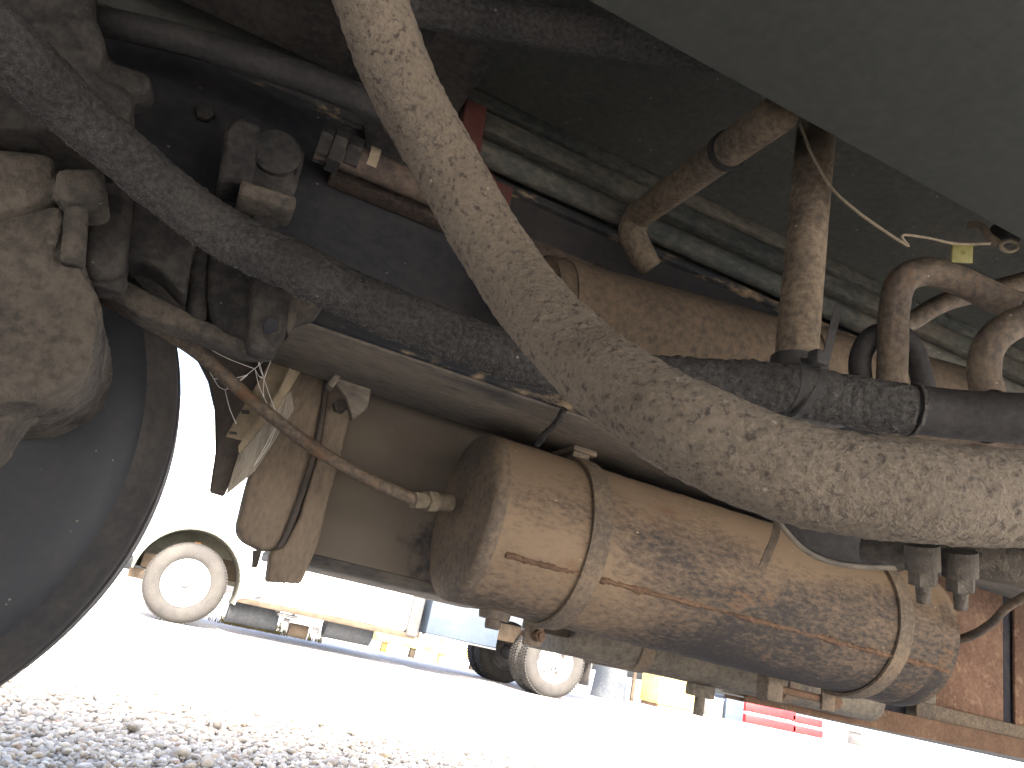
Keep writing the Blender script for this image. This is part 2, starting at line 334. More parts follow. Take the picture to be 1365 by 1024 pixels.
# sub frame above it
sf = thing('subframe_rail', 'dark upper frame member between the deck plate and rail', 'frame rail', (1, 1.2, 1.143))
obj('web', *box((S0, 1.19, 1.143), (S1, 1.21, 1.298), .002), 'deck', sf)
obj('ledge', *box((S0, 1.10, 1.27), (S1, 1.189, 1.2985), .004), 'strip_steel', sf)

def longpipe(name, px, t, r, mat, label, s1=None, cat='pipe'):
    P = [T(x, y, t) for x, y in px]; z = float(np.mean([p[2] for p in P])); s0 = P[0][0]; s1 = s1 or P[-1][0]
    return obj(name, *tube([(s0, t, z), (s1, t, z)], r, n=8, seg=18), mat, label=label, cat=cat)
def bar(name, px, t, h, d, mat, label, s1=None, cat='bar', bev=.004):
    P = [T(x, y, t) for x, y in px]; z = float(np.mean([p[2] for p in P])); s0 = P[0][0]; s1 = s1 or P[-1][0]
    return obj(name, *box((s0, t, z-h/2), (s1, t+d, z+h/2), bev), mat, label=label, cat=cat)
bar('steel_strip', ((560, 132), (1165, 392)), 1.085, .038, .05, 'strip_steel', 'pale dusty steel strip with green stain running under the deck plate', s1=3.5)
longpipe('steel_pipe', ((560, 175), (840, 300), (1165, 425)), 1.07, .021, 'strip_steel', 'grey brown straight steel pipe beneath the stained strip', s1=3.4)
bar('angle_bar', ((440, 235), (700, 330), (1000, 432)), 1.055, .034, .04, 'strip_brown', 'rusty brown flat bar lying along the top of the frame rail', s1=3.2)
longpipe('steel_tube', ((425, 190), (520, 235)), 1.00, .021, 'strip_brown', 'brown steel tube with stepped couplings beside the valve block', s1=float(T(625, 285, 1.0)[0]))

# silencer hanging inside the rail
mA, mB = np.array([.33, .985, .88]), np.array([1.33, .985, 1.02]); mr_ = .08; md = mB-mA
mf = thing('silencer', 'tan dusty silencer cylinder with rounded end behind the black hose', 'silencer', mA-np.array([0, 0, mr_]))
prof_ = [(0, .2), (.012, .55), (.03, .8), (.06, .96), (.09, 1), (.5, 1), (.91, 1), (.94, .96), (.97, .8), (.988, .55), (1, .2)]
obj('shell', *tube([mA+md*u for u, q in prof_], [mr_*q for u, q in prof_], n=90, seg=64), 'silencer_dust', mf, smooth=60)
for s_ in (.09, .55):
    obj('mount_band', *tube([mA+md*(s_-.012), mA+md*(s_+.012)], mr_+.003, n=2, seg=48), 'silencer_dust', mf)
    c_ = mA+md*s_; obj('mount_arm', *box((c_[0]-.01, 1.05, c_[2]-.01), (c_[0]+.01, WT-.001, c_[2]+.01), .002), 'casting_dark', mf)
# lower plate box overhead, right
bxp = thing('counter_plate', 'broad smooth dark grey underside plate of a box hanging overhead', 'steel box', (1.5, 0, .95))
obj('bottom_plate', *box((.13, -.75, .95), (S1, .505, .962), .003), 'box_plate', bxp)
obj('side_plate', *box((.13, .49, .963), (S1, .505, 1.298), .002), 'box_plate', bxp)
obj('end_plate', *box((.13, -.75, .963), (.145, .489, 1.298), .002), 'box_plate', bxp)

# ---------------------------------------------------------------- hoses
def lint(v, seg, n, parent, low=.5, lo=.0012, hi=.0034):
    """pale fibres standing off a hose, thickest along its underside"""
    rings = v.reshape(-1, seg, 3); cen = rings.mean(1); V = []; F_ = []
    while len(F_) < n:
        i, k = random.randrange(1, len(rings)-1), random.randrange(seg); p = rings[i, k]; nn = p-cen[i]; nn = nn/np.linalg.norm(nn)
        if nn[2] > -.1 and random.random() < low: continue
        d = nn+rng.normal(0, .5, 3); d /= np.linalg.norm(d); w = np.cross(d, rng.normal(0, 1, 3)); w *= .0002/np.linalg.norm(w); L = random.uniform(lo, hi)
        b = len(V); V += [p-w, p+w, p+d*L+w*.4, p+d*L-w*.4]; F_.append((b, b+1, b+2, b+3))
    return obj('lint', V, F_, 'lint', parent, smooth=0, kind='stuff')
HR = .0325
mh = [(470, -70, 98), (494, 0, 98), (540, 120, 94), (601, 232, 91), (683, 370, 95), (762, 462, 106), (838, 525, 119), (928, 577, 130), (1050, 628, 136), (1200, 653, 136), (1365, 664, 130), (1560, 666, 126)]
hv_ = tube([D(x, y, 2*HR*FPX/w) for x, y, w in mh], HR, n=430, seg=84, rough=.0013, freq=150)
th_ = thing('thick_hose', 'thick speckled hose caked in beige dust sweeping across in front', 'hose', D(928, 577, .51))
obj('outer_cover', *hv_, 'hose_dusty', th_, smooth=180)
BR = .0277
bh = [(-60, 5, 97), (15, 66, 89), (123, 170, 80), (281, 298, 73), (435, 377, 73), (546, 427, 70), (640, 462, 69), (730, 490, 68), (820, 503, 70), (900, 509, 71), (1050, 521, 72), (1150, 537, 73), (1215, 546, 74)]
hb = thing('black_hose', 'black rough foam covered hose with pale lint along its lower edge', 'hose', D(435, 377, .84))
PB = [D(x, y, .06*FPX/w) for x, y, w in bh]
bv_ = tube(PB, BR, n=430, seg=72, rough=.0024, freq=150)
obj('foam_sleeve', *bv_, 'hose_black', hb, smooth=180)
lint(bv_[0], 72, 9000, hb, .97, .0005, .0014)  # fuzz whose pale colour stands in for backlight along the lower edge
pe = PB[-1]; PE = [pe-(PB[-1]-PB[-2])*.15, D(1260, 551, .83), D(1310, 555, .82), D(1420, 560, .80), D(1600, 565, .78)]
obj('bare_hose', *tube(PE, BR*.97, n=60, seg=48), 'hose_smooth', hb, smooth=180)
for x, y in ((1213, 546), (1318, 555)):
    a = D(x, y, .83); b = D(x+5, y+.8, .83); obj('clamp_band', *tube([a, b], BR*1.07, n=2, seg=40), 'hose_black', hb)
obj('overhead_hose', *tube([D(x, y, d) for x, y, d in ((400, -55, 1.0), (560, 5, 1.0), (700, 32, 1.0), (800, 48, 1.0), (910, 62, 1.0), (1060, 70, 1.0))], .028, n=160, seg=40, rough=.001, freq=150), 'hose_black', smooth=180,
    label='dark hose high under the deck disappearing behind the overhead plate', cat='hose')
obj('air_tube', *tube([D(x, y, .98) for x, y in ((120, 25), (250, 55), (380, 95), (470, 128), (560, 170))], .019, n=60, seg=24), 'hose_smooth', smooth=180,
    label='dark blue grey tube crossing high in the shadows behind the black hose', cat='tube')

# ---------------------------------------------------------------- air tank
TC = np.array([.437, 1.275, .605]); TL = 1.06; TR = .148; SA, SB = .63, 1.33
at = thing('air_tank', 'dusty brown cylindrical air tank slung under the rail by two straps', 'air tank', (TC[0]+TL/2, TC[1], TC[2]-TR))
sh = [(TR, .012)]+[(TR+.0006*math.sin(k*2.1), TL*k/40) for k in range(1, 40)]+[(TR, TL-.012)]
v, f = lathe(sh, TC, 0, 96); obj('shell', v, f, 'tank_paint', at, smooth=60)
def cap(x0, sgn):
    pr = [(.0005, -.010), (TR*.3, -.0095), (TR*.6, -.0075), (TR*.85, -.004), (TR*.93, -.003), (TR*.96, -.001), (TR*.985, .003), (TR*1.0, .009), (TR*1.002, .016), (TR*1.002, .022), (TR*.995, .024)]
    return lathe(pr, np.array([x0, TC[1], TC[2]]), 0, 96)
obj('end_cap', *cap(TC[0], 1), 'tank_cap', at, smooth=60)
def dome(x0):
    pr = [(TR*1.004*math.cos(a), .07*math.sin(a)) for a in np.linspace(0, 1.565, 16)]; return lathe([(TR, -.03), (TR*1.005, -.028)]+pr, np.array([x0, TC[1], TC[2]]), 0, 96)
obj('end_cap', *dome(TC[0]+TL-.03), 'tank_paint', at, smooth=60)
an = math.radians(206)
obj('weld_seam', *tube([(TC[0]+.04+k*.012, TC[1]+TR*math.cos(an)+random.uniform(-.001, .001), TC[2]+TR*math.sin(an)+random.uniform(-.001, .001)) for k in range(84)], .0045, n=260, seg=8, rough=.003, freq=160), 'rust', at)
def strap(s, w=.036, lug=True):
    """flat band round the tank from a hanger above to a bolted lug below"""
    st = None; a0, a1 = math.radians(90), math.radians(282); V = []; n = 60
    for k in range(n):
        a = a0+(a1-a0)*k/(n-1)
        for r, x in ((TR+.002, -w/2), (TR+.0075, -w/2), (TR+.0085, 0), (TR+.0075, w/2), (TR+.002, w/2)):
            V.append((s+x, TC[1]+r*math.cos(a), TC[2]+r*math.sin(a)))
    F_ = [(k*5+i, k*5+(i+1) % 5, (k+1)*5+(i+1) % 5, (k+1)*5+i) for k in range(n-1) for i in range(5)]+[(0, 1, 2, 3, 4), tuple((n-1)*5+i for i in (4, 3, 2, 1, 0))]
    st = obj('strap', V, F_, 'strap_steel', at)
    yb = TC[1]+.035; zb = TC[2]-TR-.006
    obj('lug', *box((s-w/2, yb-.006, zb-.034), (s+w/2, yb+.002, zb+.012), .002), 'strap_steel', st)
    return st, yb, zb
st, yb, zb = strap(SA)
b_ = obj('bolt', *join(hexa((SA+.005, yb-.024, zb-.015), 1, .011, .017), tube([(SA+.005, yb-.03, zb-.015), (SA+.005, yb+.05, zb-.015)], .006, n=2, seg=12)), 'rust', st, smooth=30)
st2, yb, zb = strap(SB)
obj('bolt', *join(tube([(SB-.13, yb+.01, zb-.012), (SB+.045, yb+.01, zb-.012)], .008, n=2, seg=14), hexa((SB+.02, yb+.01, zb-.012), 0, .0145, .022)), 'rust', st2, smooth=30)
obj('lug', *box((SB-.165, yb-.008, zb-.038), (SB-.125, yb+.028, zb+.012), .003), 'strap_steel', st2)
# hanger ears of the straps
for s in (SA, SB):
    obj('hanger', *join(box((s-.017, TC[1]-.03, TC[2]+TR-.002), (s+.017, TC[1]-.022, RB-.002), .002), box((s-.02, TC[1]-.035, RB-.012), (s+.03, TC[1]+.06, RB-.001), .002)), 'strap_steel', at)
obj('drain_plug', *join(lathe([(.0005, -.028), (.012, -.028), (.014, -.022), (.014, -.012), (.026, -.012), (.028, -.004), (.028, .012)], (.535, TC[1], TC[2]-TR), 2, 24),
    hexa((.535, TC[1], TC[2]-TR-.026), 2, .012, .014)), 'tank_cap', at, smooth=35)

# thin air line into the tank end
al = thing('air_line', 'thin dusty air line running from the wheel to the tank end cap', 'air line', D(340, 535, 1.22))
EP = np.array([TC[0]-.02, TC[1]-.05, TC[2]+.03])
AP = [D(60, 360, 1.03), D(130, 392, 1.06), D(180, 420, 1.09), D(260, 468, 1.14), D(340, 537, 1.19), D(420, 598, 1.23), D(500, 643, 1.25), D(556, 667, 1.265)]
obj('hose', *tube(AP, .0105, n=120, seg=18), 'pipe_rust', al, smooth=180)
ax = AP[-1]; dv = (D(580, 669, 1.29)-ax); dv /= np.linalg.norm(dv)
obj('fitting', *join(tube([ax-dv*.008, ax+dv*.012], .0145, n=2, seg=6), tube([ax+dv*.012, ax+dv*.018], .012, n=2, seg=16), tube([ax+dv*.018, ax+dv*.036], .0185, n=2, seg=6), tube([ax+dv*.036, ax+dv*.07], .015, n=2, seg=18)), 'brass', al, smooth=30)

# chain / bolt scrap dangling between rail and tank
obj('tie_rod', *tube([D(752, 545, 1.24), D(744, 560, 1.25), D(728, 578, 1.27), D(716, 592, 1.3)], .006, n=20, seg=10, rough=.002, freq=120), 'casting_dark', label='short black crusty rod bridging the rail and tank top', cat='rod')

# ---------------------------------------------------------------- toolbox and tank outboard
tb = thing('toolbox', 'large dark grey side locker behind the left end of the tank', 'toolbox', (.45, 1.6, .49))
obj('front_panel', *box((.18, 1.45, .492), (1.0, 1.462, 1.0), .002), 'toolbox_panel', tb)
obj('bottom', *prism([(.18, 1.449, .492), (.18, 1.457, .472), (.18, 1.75, .472), (.18, 1.75, .492)], (.47, 0, 0), bev=.004), 'flange_dust', tb)
obj('outer_panel', *box((.18, 1.74, .493), (1.0, 1.752, 1.29), .002), 'toolbox_panel', tb)
obj('end_panel', *box((.168, 1.452, .493), (.1795, 1.738, 1.0), .002), 'toolbox_panel', tb)
ft = thing('fuel_tank', 'long grey round bottomed tank behind the brown air tank', 'fuel tank', (1.24, 1.67, .435))
def rounded(y0, y1, z0, z1, r, n=8):
    P = []
    for cy, cz, a in ((y1-r, z0+r, -90), (y1-r, z1-r, 0), (y0+r, z1-r, 90), (y0+r, z0+r, 180)):
        for k in range(n+1): w = math.radians(a+90*k/n); P.append((cy+r*math.cos(w), cz+r*math.sin(w)))
    return P
R2 = rounded(1.52, 1.80, .418, 1.16, .05)
obj('shell', *prism([(.83, y, z) for y, z in R2], (.91, 0, 0), bev=.006), 'grey_tank', ft, smooth=60)
for s in (1.0, 1.42):
    R3 = rounded(1.515, 1.805, .413, 1.165, .052); obj('band', *prism([(s, y, z) for y, z in R3], (.035, 0, 0), bev=.002), 'strap_steel', ft, smooth=60)
obj('bracket', *box((.74, 1.54, .452), (.829, 1.60, .485), .004), 'truck_brown', ft)
obj('drain_valve', *join(box((1.17, 1.55, .39), (1.235, 1.58, .4175), .004), tube([(1.2, 1.56, .35), (1.2, 1.56, .395)], .012, n=2, seg=14)), 'grey_tank', ft)
# lower rusty beam and plates at right
rb = thing('side_beam', 'rusty orange brown angle beam running low along the machine side', 'beam', (2.6, 1.62, .39))
z1 = T(1100, 955, 1.62)[2]
obj('vertical_leg', *prism([(1.38, 1.62, .40), (3.9, 1.62, .425), (3.9, 1.62, .478), (1.40, 1.62, .452)], (0, .01, 0), bev=.002), 'rust', rb)
obj('horizontal_leg', *prism([(1.38, 1.631, .40), (3.9, 1.631, .425), (3.9, 1.631, .434), (1.38, 1.631, .409)], (0, .07, 0), bev=.002), 'rust', rb)
rp = thing('rusty_panel', 'flat reddish rusty steel panel with folded edge past the tank end', 'panel', (2.4, 1.69, .47))
obj('panel', *box((2.09, 1.69, .46), (2.42, 1.70, 1.27), .002), 'rust_plate', rp)
obj('folded_edge', *box((2.02, 1.655, .46), (2.089, 1.70, 1.27), .006), 'grey_tank', rp)
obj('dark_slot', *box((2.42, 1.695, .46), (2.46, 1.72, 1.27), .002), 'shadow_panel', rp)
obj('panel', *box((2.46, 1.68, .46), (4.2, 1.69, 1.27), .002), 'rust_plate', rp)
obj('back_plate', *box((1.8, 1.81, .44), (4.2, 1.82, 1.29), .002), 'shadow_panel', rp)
obj('kick_plate', *box((2.0, 1.645, .455), (4.2, 1.653, .50), .003), 'strap_steel', rp)
dp = thing('dark_gap_box', 'dark filler box for the shaded gap behind the tank end beside the rusty panel', 'box', (1.93, 1.75, .45))  # dark box put in where there is only a shaded gap
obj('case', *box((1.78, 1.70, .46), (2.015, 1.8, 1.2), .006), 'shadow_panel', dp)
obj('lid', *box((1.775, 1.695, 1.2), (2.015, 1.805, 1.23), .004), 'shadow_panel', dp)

# ---------------------------------------------------------------- guard post, angle bracket, flap
gp = thing('guard_post', 'brown dusty mudguard post with frayed bottom flap hanging beside the locker', 'post', T(375, 775, 1.40))
obj('channel', *pprism([(404, 468), (444, 474), (425, 600), (398, 690), (378, 733), (350, 735), (322, 720), (315, 705), (328, 650), (352, 570), (378, 520)], 1.40, .06, .012, 4), 'post_dusty', gp, smooth=60)
obj('cover_strip', *pprism([(444, 478), (478, 500), (455, 610), (437, 672), (425, 725), (402, 778), (356, 776), (362, 735), (380, 728), (400, 690), (427, 600)], 1.385, .05, .006, 3), 'post_dusty', gp, smooth=60)
obj('edge_bead', *tube([T(x, y, 1.395) for x, y in ((436, 505), (425, 580), (405, 650), (385, 705), (372, 732))], .006, n=40, seg=10), 'flap_rubber', gp, smooth=180)
obj('bolt', *tube([T(343, 734, 1.42), T(339, 757, 1.42)], [.008, .005], n=2, seg=10), 'flap_rubber', gp)
fv = []
for k in range(26):
    x = 357+45*k/25; fv.append(tube([T(x, 768, 1.392+random.uniform(0, .03)), T(x-1.5, 775+random.uniform(0, 5), 1.392+random.uniform(0, .03))], .0011, n=2, seg=5))
obj('frayed_fibre', *join(*fv), 'fibre', gp)['kind'] = 'stuff'
gs = thing('gusset', 'pale dusty triangular gusset welded under the rail flange', 'bracket', T(465, 540, 1.32))
obj('plate', *pprism([(432, 492), (455, 486), (498, 505), (490, 545), (470, 560), (462, 530)], 1.31, .02, .003), 'flange_dust', gs)
obj('lip', *pprism([(436, 512), (455, 486), (462, 490), (444, 518)], 1.29, .03, .003), 'flange_dust', gs)
obj('bolt', *hexa(T(455, 540, 1.345), 1, .014, .02), 'casting', gs)
ab = thing('angle_bracket', 'cream painted angle bracket with rivet slots draped in cobweb', 'bracket', T(345, 600, 1.33))
obj('face', *prism([T(362, 478, 1.36), T(400, 462, 1.36), T(372, 520, 1.31), T(322, 588, 1.31), T(300, 582, 1.31)], (.004, .012, .004), bev=.002), 'beige_paint', ab)
obj('flange', *prism([T(400, 463, 1.36), T(404, 486, 1.36), T(366, 548, 1.33), T(318, 604, 1.31), T(317, 594, 1.31), T(372, 522, 1.31)], (.004, .010, 0), bev=.002), 'beige_paint', ab)
for x, y in ((328, 548), (311, 577)): obj('slot', *pprism([(x-5, y-2), (x+4, y-1), (x+5, y+1.5), (x-4, y+1)], 1.305, .02, .0), 'truck_dark', ab, smooth=0)
fl = thing('mud_flap', 'curved dark brown rubber mud flap hanging in the bright gap', 'mud flap', T(298, 655, 1.37))
obj('sheet', *pprism([(250, 450), (262, 440), (330, 452), (408, 466), (385, 500), (342, 520), (322, 600), (300, 661), (280, 655), (288, 600), (287, 545), (278, 505)], 1.40, .03, .004, 3), 'flap_rubber', fl)
obj('fibre_board', *pprism([(318, 604), (356, 556), (388, 520), (392, 545), (365, 590), (340, 628), (320, 645), (301, 660)], 1.375, .008, .002), 'fibre', fl)
cw = thing('cobweb', 'fine white cobweb strands stretched around the cream bracket', 'cobweb', T(330, 520, 1.33))
pts = {'a': (262, 455), 'b': (340, 492), 'c': (365, 470), 'd': (352, 530), 'e': (300, 520), 'f': (315, 565), 'g': (285, 505), 'h': (330, 500), 'i': (372, 560), 'j': (342, 470), 'k': (352, 505), 'l': (360, 590), 'm': (338, 622)}
for a_, b_ in ('ab', 'ag', 'ge', 'ef', 'bd', 'bk', 'jk', 'ck', 'kd', 'he', 'ji', 'di', 'il', 'lm', 'im', 'gh', 'ec'):
    p, q = T(*pts[a_], 1.30), T(*pts[b_], 1.30+random.uniform(0, .02)); mid = (p+q)/2-np.array([0, 0, .004])
    obj('strand', *tube([p, mid, q], .00055, n=6, seg=4), 'web_silk', cw, smooth=180)

# ---------------------------------------------------------------- pipes at right
vp = thing('upright_pipe', 'thick upright dusty pipe rising from the black hose to the overhead plate', 'pipe', T(1060, 490, .66))
p0 = T(1060, 492, .66)
obj('pipe', *tube([(p0[0], .66, p0[2]), (p0[0], .66, p0[2]+.62)], .0245, n=40, seg=36, rough=.0004, freq=60), 'pipe_dusty', vp, smooth=180)
obj('collar', *tube([(p0[0], .66, p0[2]-.004), (p0[0], .66, p0[2]+.012)], .029, n=2, seg=30), 'hose_smooth', vp)
cp = thing('cross_pipe', 'slanting dusty pipe with end elbow reaching to the frame rail', 'pipe', T(850, 290, 1.04))
A_ = T(850, 288, 1.02); B_ = np.array([A_[0], .56, A_[2]+.0]); B_ = T(1040, 150, .60)
obj('pipe', *tube([A_, B_], .0235, n=30, seg=30), 'pipe_dusty', cp, smooth=180)
c1 = A_+(B_-A_)*.70
obj('clamp', *tube([c1, c1+(B_-A_)*.03], .0265, n=2, seg=30), 'hose_smooth', cp)
obj('elbow', *tube([A_+(B_-A_)*.03, A_-(B_-A_)*.02+np.array([0, 0, -.01]), T(843, 312, 1.03), T(856, 340, 1.03), T(868, 358, 1.03)], [.022, .024, .024, .023, .02], n=26, seg=24), 'pipe_dusty', cp, smooth=180)
def bent(name, pts_, r, mat, label): return obj(name, *tube([D(*p) for p in pts_], r, n=80, seg=24), mat, smooth=180, label=label, cat='pipe')
bent('bent_pipe', [(1188, 515, .98), (1190, 470, .98), (1192, 412, .98), (1203, 375, .98), (1235, 362, .98), (1275, 373, .975), (1320, 394, .97), (1352, 408, .965)], .0185, 'pipe_rust', 'hook shaped steel pipe bending over beside the yellow tag')
bent('branch_pipe', [(1150, 470, 1.06), (1175, 450, 1.06), (1215, 428, 1.06), (1262, 402, 1.06), (1330, 385, 1.06), (1400, 365, 1.06)], .013, 'pipe_rust', 'thinner pipe passing behind the hook shaped pipe')
bent('elbow_pipe', [(1322, 540, .9), (1312, 500, .9), (1318, 462, .9), (1345, 436, .9), (1390, 420, .9), (1450, 410, .9)], .018, 'pipe_rust', 'curved pipe elbow dropping onto the smooth end of the black hose')
bent('hanger_loop', [(1156, 540, 1.0), (1146, 485, 1.0), (1160, 452, 1.0), (1185, 445, 1.0), (1215, 462, 1.0), (1240, 545, 1.0)], .014, 'hose_smooth', 'dark looped pipe stub around the foot of the hook shaped pipe')
# zip tie round hose and pipe
zt = thing('cable_tie', 'long black cable tie strapping the black hose to the upright pipe', 'cable tie', D(1085, 500, .80))
def ribbon(P, w, th, side):
    P = spline(np.array(P), 40); V = []; sd_ = np.array(side)/np.linalg.norm(side)
    Tn = np.gradient(P, axis=0); Tn /= np.linalg.norm(Tn, axis=1)[:, None]
    for i in range(len(P)):
        s_ = sd_-Tn[i]*(sd_@Tn[i]); s_ /= np.linalg.norm(s_); nn = np.cross(Tn[i], s_)
        for a, b in ((-w/2, -th/2), (w/2, -th/2), (w/2, th/2), (-w/2, th/2)): V.append(P[i]+s_*a+nn*b)
    F_ = [(k*4+i, k*4+(i+1) % 4, (k+1)*4+(i+1) % 4, (k+1)*4+i) for k in range(len(P)-1) for i in range(4)]+[(0, 1, 2, 3), tuple((len(P)-1)*4+i for i in (3, 2, 1, 0))]
    return np.array(V), F_
obj('tail', *ribbon([D(1118, 408, .80), D(1110, 440, .79), D(1103, 470, .785), D(1098, 492, .79)], .008, .002, RT), 'hose_smooth', zt)
obj('loop', *ribbon([D(1100, 480, .80), D(1095, 510, .785), D(1080, 535, .785), D(1062, 554, .80), D(1040, 556, .83)], .008, .002, RT), 'hose_smooth', zt)
obj('loop', *ribbon([D(1072, 478, .80), D(1074, 500, .785), D(1070, 525, .785), D(1054, 548, .80), D(1035, 552, .83)], .009, .002, RT), 'hose_smooth', zt)
obj('lock_head', *box(D(1090, 478, .79)-.008, D(1090, 478, .79)+.008, .003), 'hose_smooth', zt)
# saddle under the hose
obj('hose_saddle', *pprism([(1038, 543), (1085, 530), (1140, 540), (1142, 566), (1100, 572), (1050, 560)], .735, .03, .006, 3), 'hose_smooth', label='small grey rubber saddle pad under the tied black hose', cat='pad')
# small wires and the yellow tag
obj('loose_wire', *tube([D(x, y, .93) for x, y in ((1066, 165), (1082, 205), (1108, 250), (1140, 280), (1170, 302), (1200, 322), (1211, 328), (1203, 318), (1206, 313), (1240, 318), (1275, 325), (1320, 325))], .0019, n=140, seg=8), 'wire_pale', smooth=180, label='thin pale loose wire hanging from the plate edge to the tag', cat='wire')
obj('yellow_tag', *join(prism([D(1270, 326, .93), D(1298, 326, .93), D(1297, 351, .93), D(1269, 350, .93)], FW*.004, bev=.0012), tube([D(1284, 337, .928), D(1284, 337, .936)], .0022, n=2, seg=8)), 'yellow_tag', label='small square yellow tag clipped on the loose wire', cat='tag')
hk = thing('cable_hook', 'small pale eye hook and bent strap beside the yellow tag', 'hook', D(1335, 325, .95))
ring = [D(1345+11*math.cos(a), 328+7*math.sin(a), .94) for a in np.linspace(0, 2*math.pi, 14)]
obj('eye', *tube(ring, .0028, n=40, seg=8, caps=False), 'wire_pale', hk, smooth=180)
obj('strap', *ribbon([D(1290, 300, .95), D(1308, 302, .95), D(1318, 315, .945), D(1332, 325, .94)], .009, .002, UP), 'strap_steel', hk)
obj('body', *box(D(1340, 312, .96)-.013, D(1340, 312, .96)+.013, .005), 'hose_smooth', hk)
# red brackets under the deck
rk = thing('red_bracket', 'faded red painted steel bracket behind the thick hose', 'bracket', T(650, 240, 1.02))
obj('upright', *pprism([(622, 130), (650, 142), (641, 205), (612, 200)], 1.03, .02, .003), 'red_paint', rk)
obj('foot', *pprism([(655, 238), (685, 250), (680, 275), (650, 262)], 1.02, .03, .003), 'red_paint', rk)
obj('link', *pprism([(612, 196), (641, 204), (668, 250), (650, 262)], 1.045, .012, .003), 'red_paint', rk)

# ---------------------------------------------------------------- clamp with studs hanging below thick hose, guard loop, wires
ck = thing('hose_clamp', 'dusty clamp with two hanging stud bolts under the thick hose', 'clamp', D(1255, 790, .62))
obj('saddle', *tube([D(1150, 732, .66), D(1230, 740, .63), D(1300, 747, .61), D(1420, 765, .59)], [.010, .012, .014, .018], n=30, seg=24), 'casting', ck, smooth=180)
for x, y in ((1229, 748), (1279, 757)):
    a = D(x, y-22, .585); d_ = D(x+2, y+58, .585)-a
    obj('stud', *join(tube([a, a+d_*.42], .0125, n=2, seg=20), tube([a+d_*.40, a+d_*.66], .0105, n=2, seg=6), tube([a+d_*.64, a+d_*.97], [.0055, .005], n=2, seg=14)), 'casting', ck, smooth=35)
obj('arm', *ribbon([D(1192, 728, .65), D(1200, 742, .65), D(1208, 757, .65)], .014, .004, RT), 'casting', ck)
gl = thing('rubber_flap', 'dark curved rubber flap with pale rim below the thick hose', 'flap', D(1120, 735, .72))
obj('sheet', *prism([D(x, y, .74) for x, y in ((1020, 670), (1046, 705), (1070, 730), (1100, 746), (1140, 754), (1198, 756), (1230, 748), (1225, 700), (1120, 670))], FW*.012, bev=.003, seg=3), 'hose_smooth', gl)
obj('rim', *tube([D(x, y, .737) for x, y in ((1036, 692), (1046, 706), (1070, 731), (1100, 747), (1140, 755), (1198, 757))], .0025, n=60, seg=10), 'flange_dust', gl, smooth=180)
obj('hanging_strap', *ribbon([D(1037, 686, .8), D(1033, 715, .8), D(1022, 742, .8), D(1016, 757, .8)], .008, .002, RT), 'strap_steel', label='short dusty strap end dangling below the thick hose', cat='strap')
obj('tank_wire', *tube([np.array([TC[0]+TL+.035, TC[1]-.03, TC[2]-.02]), D(1290, 849, 1.6), D(1320, 832, 1.5), D(1345, 808, 1.42), D(1400, 778, 1.35)], [.009, .009, .008, .008, .008], n=60, seg=12), 'pipe_rust', smooth=180, label='thin grey line leaving the right end of the air tank', cat='air line')

# ---------------------------------------------------------------- wheel at left
WC = np.array([-.58, 1.32, .54]); WR = .54; WW = .29
wh = thing('wheel', 'huge dark tyre of the machine seen from its inner side', 'wheel', (WC[0], WC[1]+WW/2, 0))
side = [(.262, .03), (.285, .012), (.31, .002), (.36, -.006), (.42, -.008), (.455, -.004), (.478, .004)]
obj('tyre', *lathe(side+[(.487, .012)], WC, 1, 160), 'tyre_side', wh, smooth=60)
sh_ = [(.487, .012), (.497, .017), (.500, .019), (.503, .0235), (.513, .030), (.520, .034), (.522, .042), (.528, .046), (.533, .056), (.5335, .066), (.527, .068), (.527, .078), (.5375, .08), (.54, .12), (.53, .122), (.53, .132), (.54, .134), (.54, .16), (.53, .162), (.53, .172), (.54, .174), (.538, .24), (.52, .262), (.47, .28), (.38, .285), (.262, .27)]
obj('tread', *lathe(sh_, WC, 1, 160), 'tyre_shoulder', wh, smooth=50)
obj('rim', *lathe([(.262, .028), (.268, .018), (.262, .012), (.25, .02), (.24, .05), (.235, .2), (.15, .22), (.02, .22)], WC, 1, 96), 'casting_dark', wh)
obj('brake_drum', *lathe([(.0005, -.06), (.10, -.06), (.16, -.03), (.205, -.02), (.215, .0), (.215, .17)], WC, 1, 72), 'casting_dark', wh)

# ---------------------------------------------------------------- suspension castings, left
kn = cast(obj('axle_casting', *join(pprism([(-40, 300), (30, 268), (66, 262), (88, 300), (110, 345), (128, 378), (128, 440), (116, 490), (95, 515), (55, 530), (-40, 545)], .95, .16, .02, 3),
    pprism([(58, 268), (88, 275), (80, 330), (55, 330)], .93, .1, .01), pprism([(-60, 520), (40, 525), (20, 560), (-10, 600), (-60, 640)], 1.0, .1, .01), lathe([(.001, -.05), (.09, -.05), (.1, 0), (.1, .3), (.001, .3)], T(10, 430, 1.05), 1, 32)),
    'casting', label='lumpy dusty steering knuckle casting in front of the big tyre', cat='casting'), .005, 4, .012)
bl = thing('pivot_boss', 'round dusty pivot boss with pin above the knuckle casting', 'pivot', T(100, 300, .9))
cast(obj('boss', *join(pprism([(72, 222), (138, 220), (144, 262), (128, 268), (74, 264)], .90, .08, .01, 3), pprism([(-60, 190), (75, 195), (82, 262), (-60, 300)], .93, .14, .02, 3)), 'casting', bl), .005, 6, .004)
obj('pin', *tube([T(104, 262, .93), T(97, 352, .93)], .0125, n=4, seg=18), 'casting', bl, smooth=180)
sb = thing('spring_bracket', 'heavy dark grey spring bracket of stepped blocks behind the black hose', 'bracket', T(180, 375, 1.0))
cast(obj('block', *pprism([(122, 240), (178, 240), (170, 330), (164, 358), (150, 370), (116, 368), (110, 345)], .97, .09, .01, 3), 'casting_dark', sb), .005, 4, .003)
